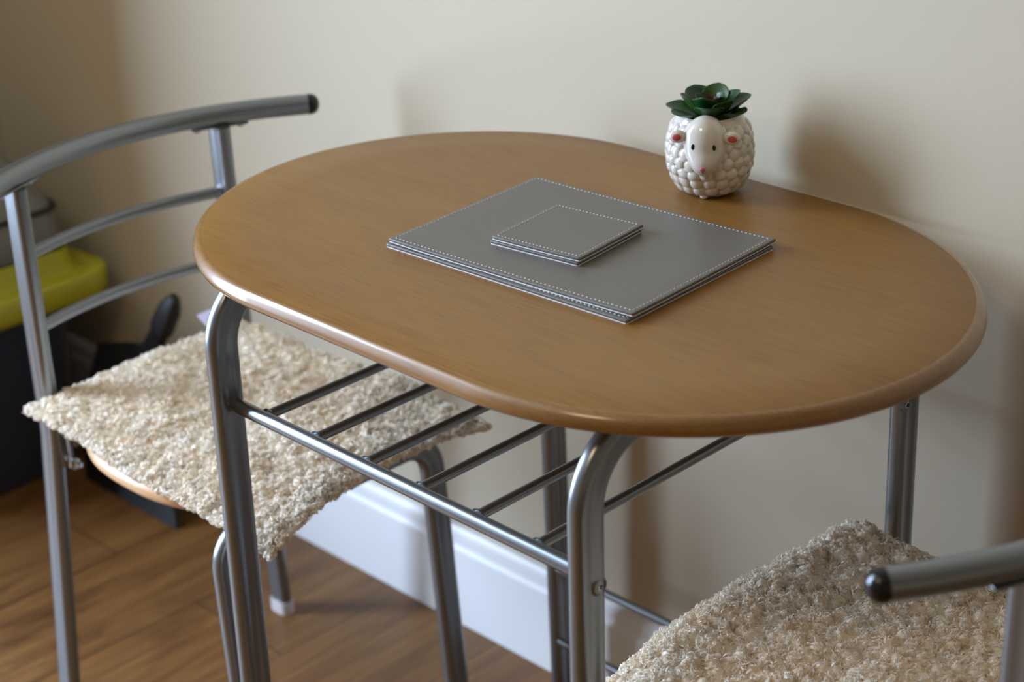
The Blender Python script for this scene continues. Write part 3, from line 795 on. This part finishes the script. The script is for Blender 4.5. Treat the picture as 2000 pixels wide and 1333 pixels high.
for k in range(5):
    leaf(0.028, 0.0115, 0.0018, cam_az+math.radians(180+k*72), 0.98, 0.28, M_['leaf_mid'], base=0.002, z0=0.007)
for k in range(5):
    leaf(0.0195, 0.0068, 0.0014, cam_az+math.radians(36+k*72), 1.12, 0.25, M_['leaf_red'], base=0.0015, z0=0.010)

# ------------------------------------------------------------------ bin in the corner
BX, BY = -1.385, 0.022
binr = empty('waste_bin', (BX, BY, 0), 0, 'slate-grey waste bin with a pale grey lid, standing behind the left chair', 'bin')
def rr_ring(hx, hy, rc, n=9):
    out = []
    for (sx, sy, a0) in ((1, 1, 0), (-1, 1, 90), (-1, -1, 180), (1, -1, 270)):
        for k in range(n):
            a = math.radians(a0+90*k/(n-1)); out.append((sx*(hx-rc)+rc*math.cos(a), sy*(hy-rc)+rc*math.sin(a)))
    return np.array(out)
def rr_loft(layers):
    R = [np.c_[rr_ring(hx, hy, rc), np.full(36, z)] for hx, hy, rc, z in layers]
    V = np.array(R); n, m_ = V.shape[:2]
    F = [tuple(reversed(f)) for f in grid_faces(n, m_, False, True)]
    mb = MB().add(V.reshape(-1, 3), [tuple(reversed(f)) for f in F])
    mb.f.append(tuple(reversed(range(m_)))); mb.f.append(tuple((n-1)*m_+i for i in range(m_))); return mb
rr_loft([(0.118, 0.150, 0.03, 0), (0.124, 0.157, 0.035, 0.006), (0.148, 0.172, 0.03, 0.31), (0.151, 0.175, 0.03, 0.315), (0.151, 0.175, 0.03, 0.330), (0.146, 0.170, 0.03, 0.334)]).build('bin_body', M_['bin_body'], binr, angle=50)
lid = rr_loft([(0.148, 0.172, 0.03, 0.375), (0.151, 0.175, 0.03, 0.380), (0.148, 0.172, 0.03, 0.436), (0.144, 0.168, 0.035, 0.443), (0.112, 0.128, 0.04, 0.520), (0.098, 0.114, 0.04, 0.530), (0.05, 0.07, 0.03, 0.534)]).build('lid', M_['bin_lid'], binr, angle=40)
rr_loft([(0.1500, 0.1735, 0.03, 0.435), (0.1510, 0.1745, 0.03, 0.4365), (0.1510, 0.1745, 0.03, 0.4405), (0.1500, 0.1735, 0.03, 0.442)]).build('lid_seam', M_['slot'], lid, angle=40)
# lime bag folded over the rim and flaring out
def bag():
    n = 144; rng = np.random.RandomState(9); A = np.arange(n)
    base = rr_ring(0.151, 0.176, 0.025, 36); c = np.arctan2(base[:, 1], base[:, 0])
    L = []
    for off, z, wv in ((0.001, 0.374, 0), (0.004, 0.366, .1), (0.007, 0.345, .3), (0.014, 0.332, .5), (0.030, 0.336, .7), (0.044, 0.338, 1), (0.049, 0.330, 1), (0.047, 0.300, 1), (0.040, 0.292, .8), (0.020, 0.296, .5), (0.007, 0.305, .3), (0.006, 0.325, .1)):
        w = 0.006*np.sin(c*7+1)+0.004*np.sin(c*13+2); nrm = base/np.linalg.norm(base, axis=1)[:, None]
        cornr = np.abs(base[:, 0]/0.150*base[:, 1]/0.178)**3
        o = base+nrm*(off*(0.45+0.9*cornr)+np.abs(w)*wv*0.6)[:, None]
        L.append(np.c_[o, z+w*wv*0.8])
    V = np.array(L); k, m_ = V.shape[:2]
    return MB().add(V.reshape(-1, 3), grid_faces(k, m_, False, True))
tag(bag().build('bin_bag', M_['bag'], None, loc=(BX, BY, 0)), 'lime yellow bin bag folded over the rim of the grey bin', 'bin bag')

# ------------------------------------------------------------------ dustpan leaning on the wall
pan = empty('dustpan', (-1.092, 0.155, 0), 0, 'black plastic dustpan leaning on the wall beside the bin, its curved handle up', 'dustpan')
def dp():
    mb = MB(); hw = 0.122; n = 9
    # pan plate leaning back to the wall, with raised side walls and hood
    lean = math.atan2(0.085, 0.20); c, s = math.cos(lean), math.sin(lean)
    def T(x, h, d): return (x, s*h-c*d, c*h+s*d)      # h along the pan, d towards the room
    outer = [(-hw, 0, 0.0), (-hw*0.97, 0.07, 0.028), (-hw*0.9, 0.15, 0.045), (-hw*0.80, 0.225, 0.050), (-0.03, 0.245, 0.045), (0.03, 0.245, 0.045), (hw*0.80, 0.225, 0.050), (hw*0.9, 0.15, 0.045), (hw*0.97, 0.07, 0.028), (hw, 0, 0.0)]
    th = 0.003; V = []; k = len(outer)
    for x, h, d in outer: V += [T(x, h, 0.0), T(x, h, d), T(x*0.972, max(h-th, 0), d), T(x*0.972, max(h-th, 0), th)]
    F = []
    for i in range(k-1):
        for j in range(4):
            a = i*4+j; b = i*4+(j+1) % 4; F.append((a, b, b+4, a+4))
    mb.add(V, F)
    mb.f.append(tuple(i*4 for i in range(k))); mb.f.append(tuple(i*4+3 for i in reversed(range(k))))
    # hood over the upper half
    Hd = [T(-hw*0.93, 0.12, 0.040), T(-hw*0.80, 0.225, 0.050), T(0, 0.245, 0.050), T(hw*0.80, 0.225, 0.050), T(hw*0.93, 0.12, 0.040), T(0, 0.105, 0.052)]
    Hd2 = [tuple(np.array(p)+np.array([0, -0.0022, 0.0012])) for p in Hd]
    mb.add(Hd+Hd2, [(0, 1, 2, 5), (5, 2, 3, 4), (11, 8, 7, 6), (10, 9, 8, 11)]+[(i, i+6, (i+1) % 6+6, (i+1) % 6) for i in range(6)])
    return mb
dp().build('pan', M_['black_plastic'], pan, angle=35)
P = resample(fillet([(-0.040, 0.052, 0.180), (0.026, 0.042, 0.232), (0.082, 0.040, 0.300), (0.123, 0.045, 0.362)], 0.08, 8), 0.012)
tt = np.linspace(0, 1, len(P)); sc = 1+0.25*np.exp(-((tt-0.85)/0.15)**2)+0.8*np.exp(-(tt/0.16)**2); sc[-1] = 0.55; sc[-2] = 0.95; sc[0] *= 0.9
sweep(MB(), P, peanut_prof(0.030, 0.022, 0), ref=(0, 1, 0), scale=sc).build('handle', M_['black_plastic'], pan, angle=60)
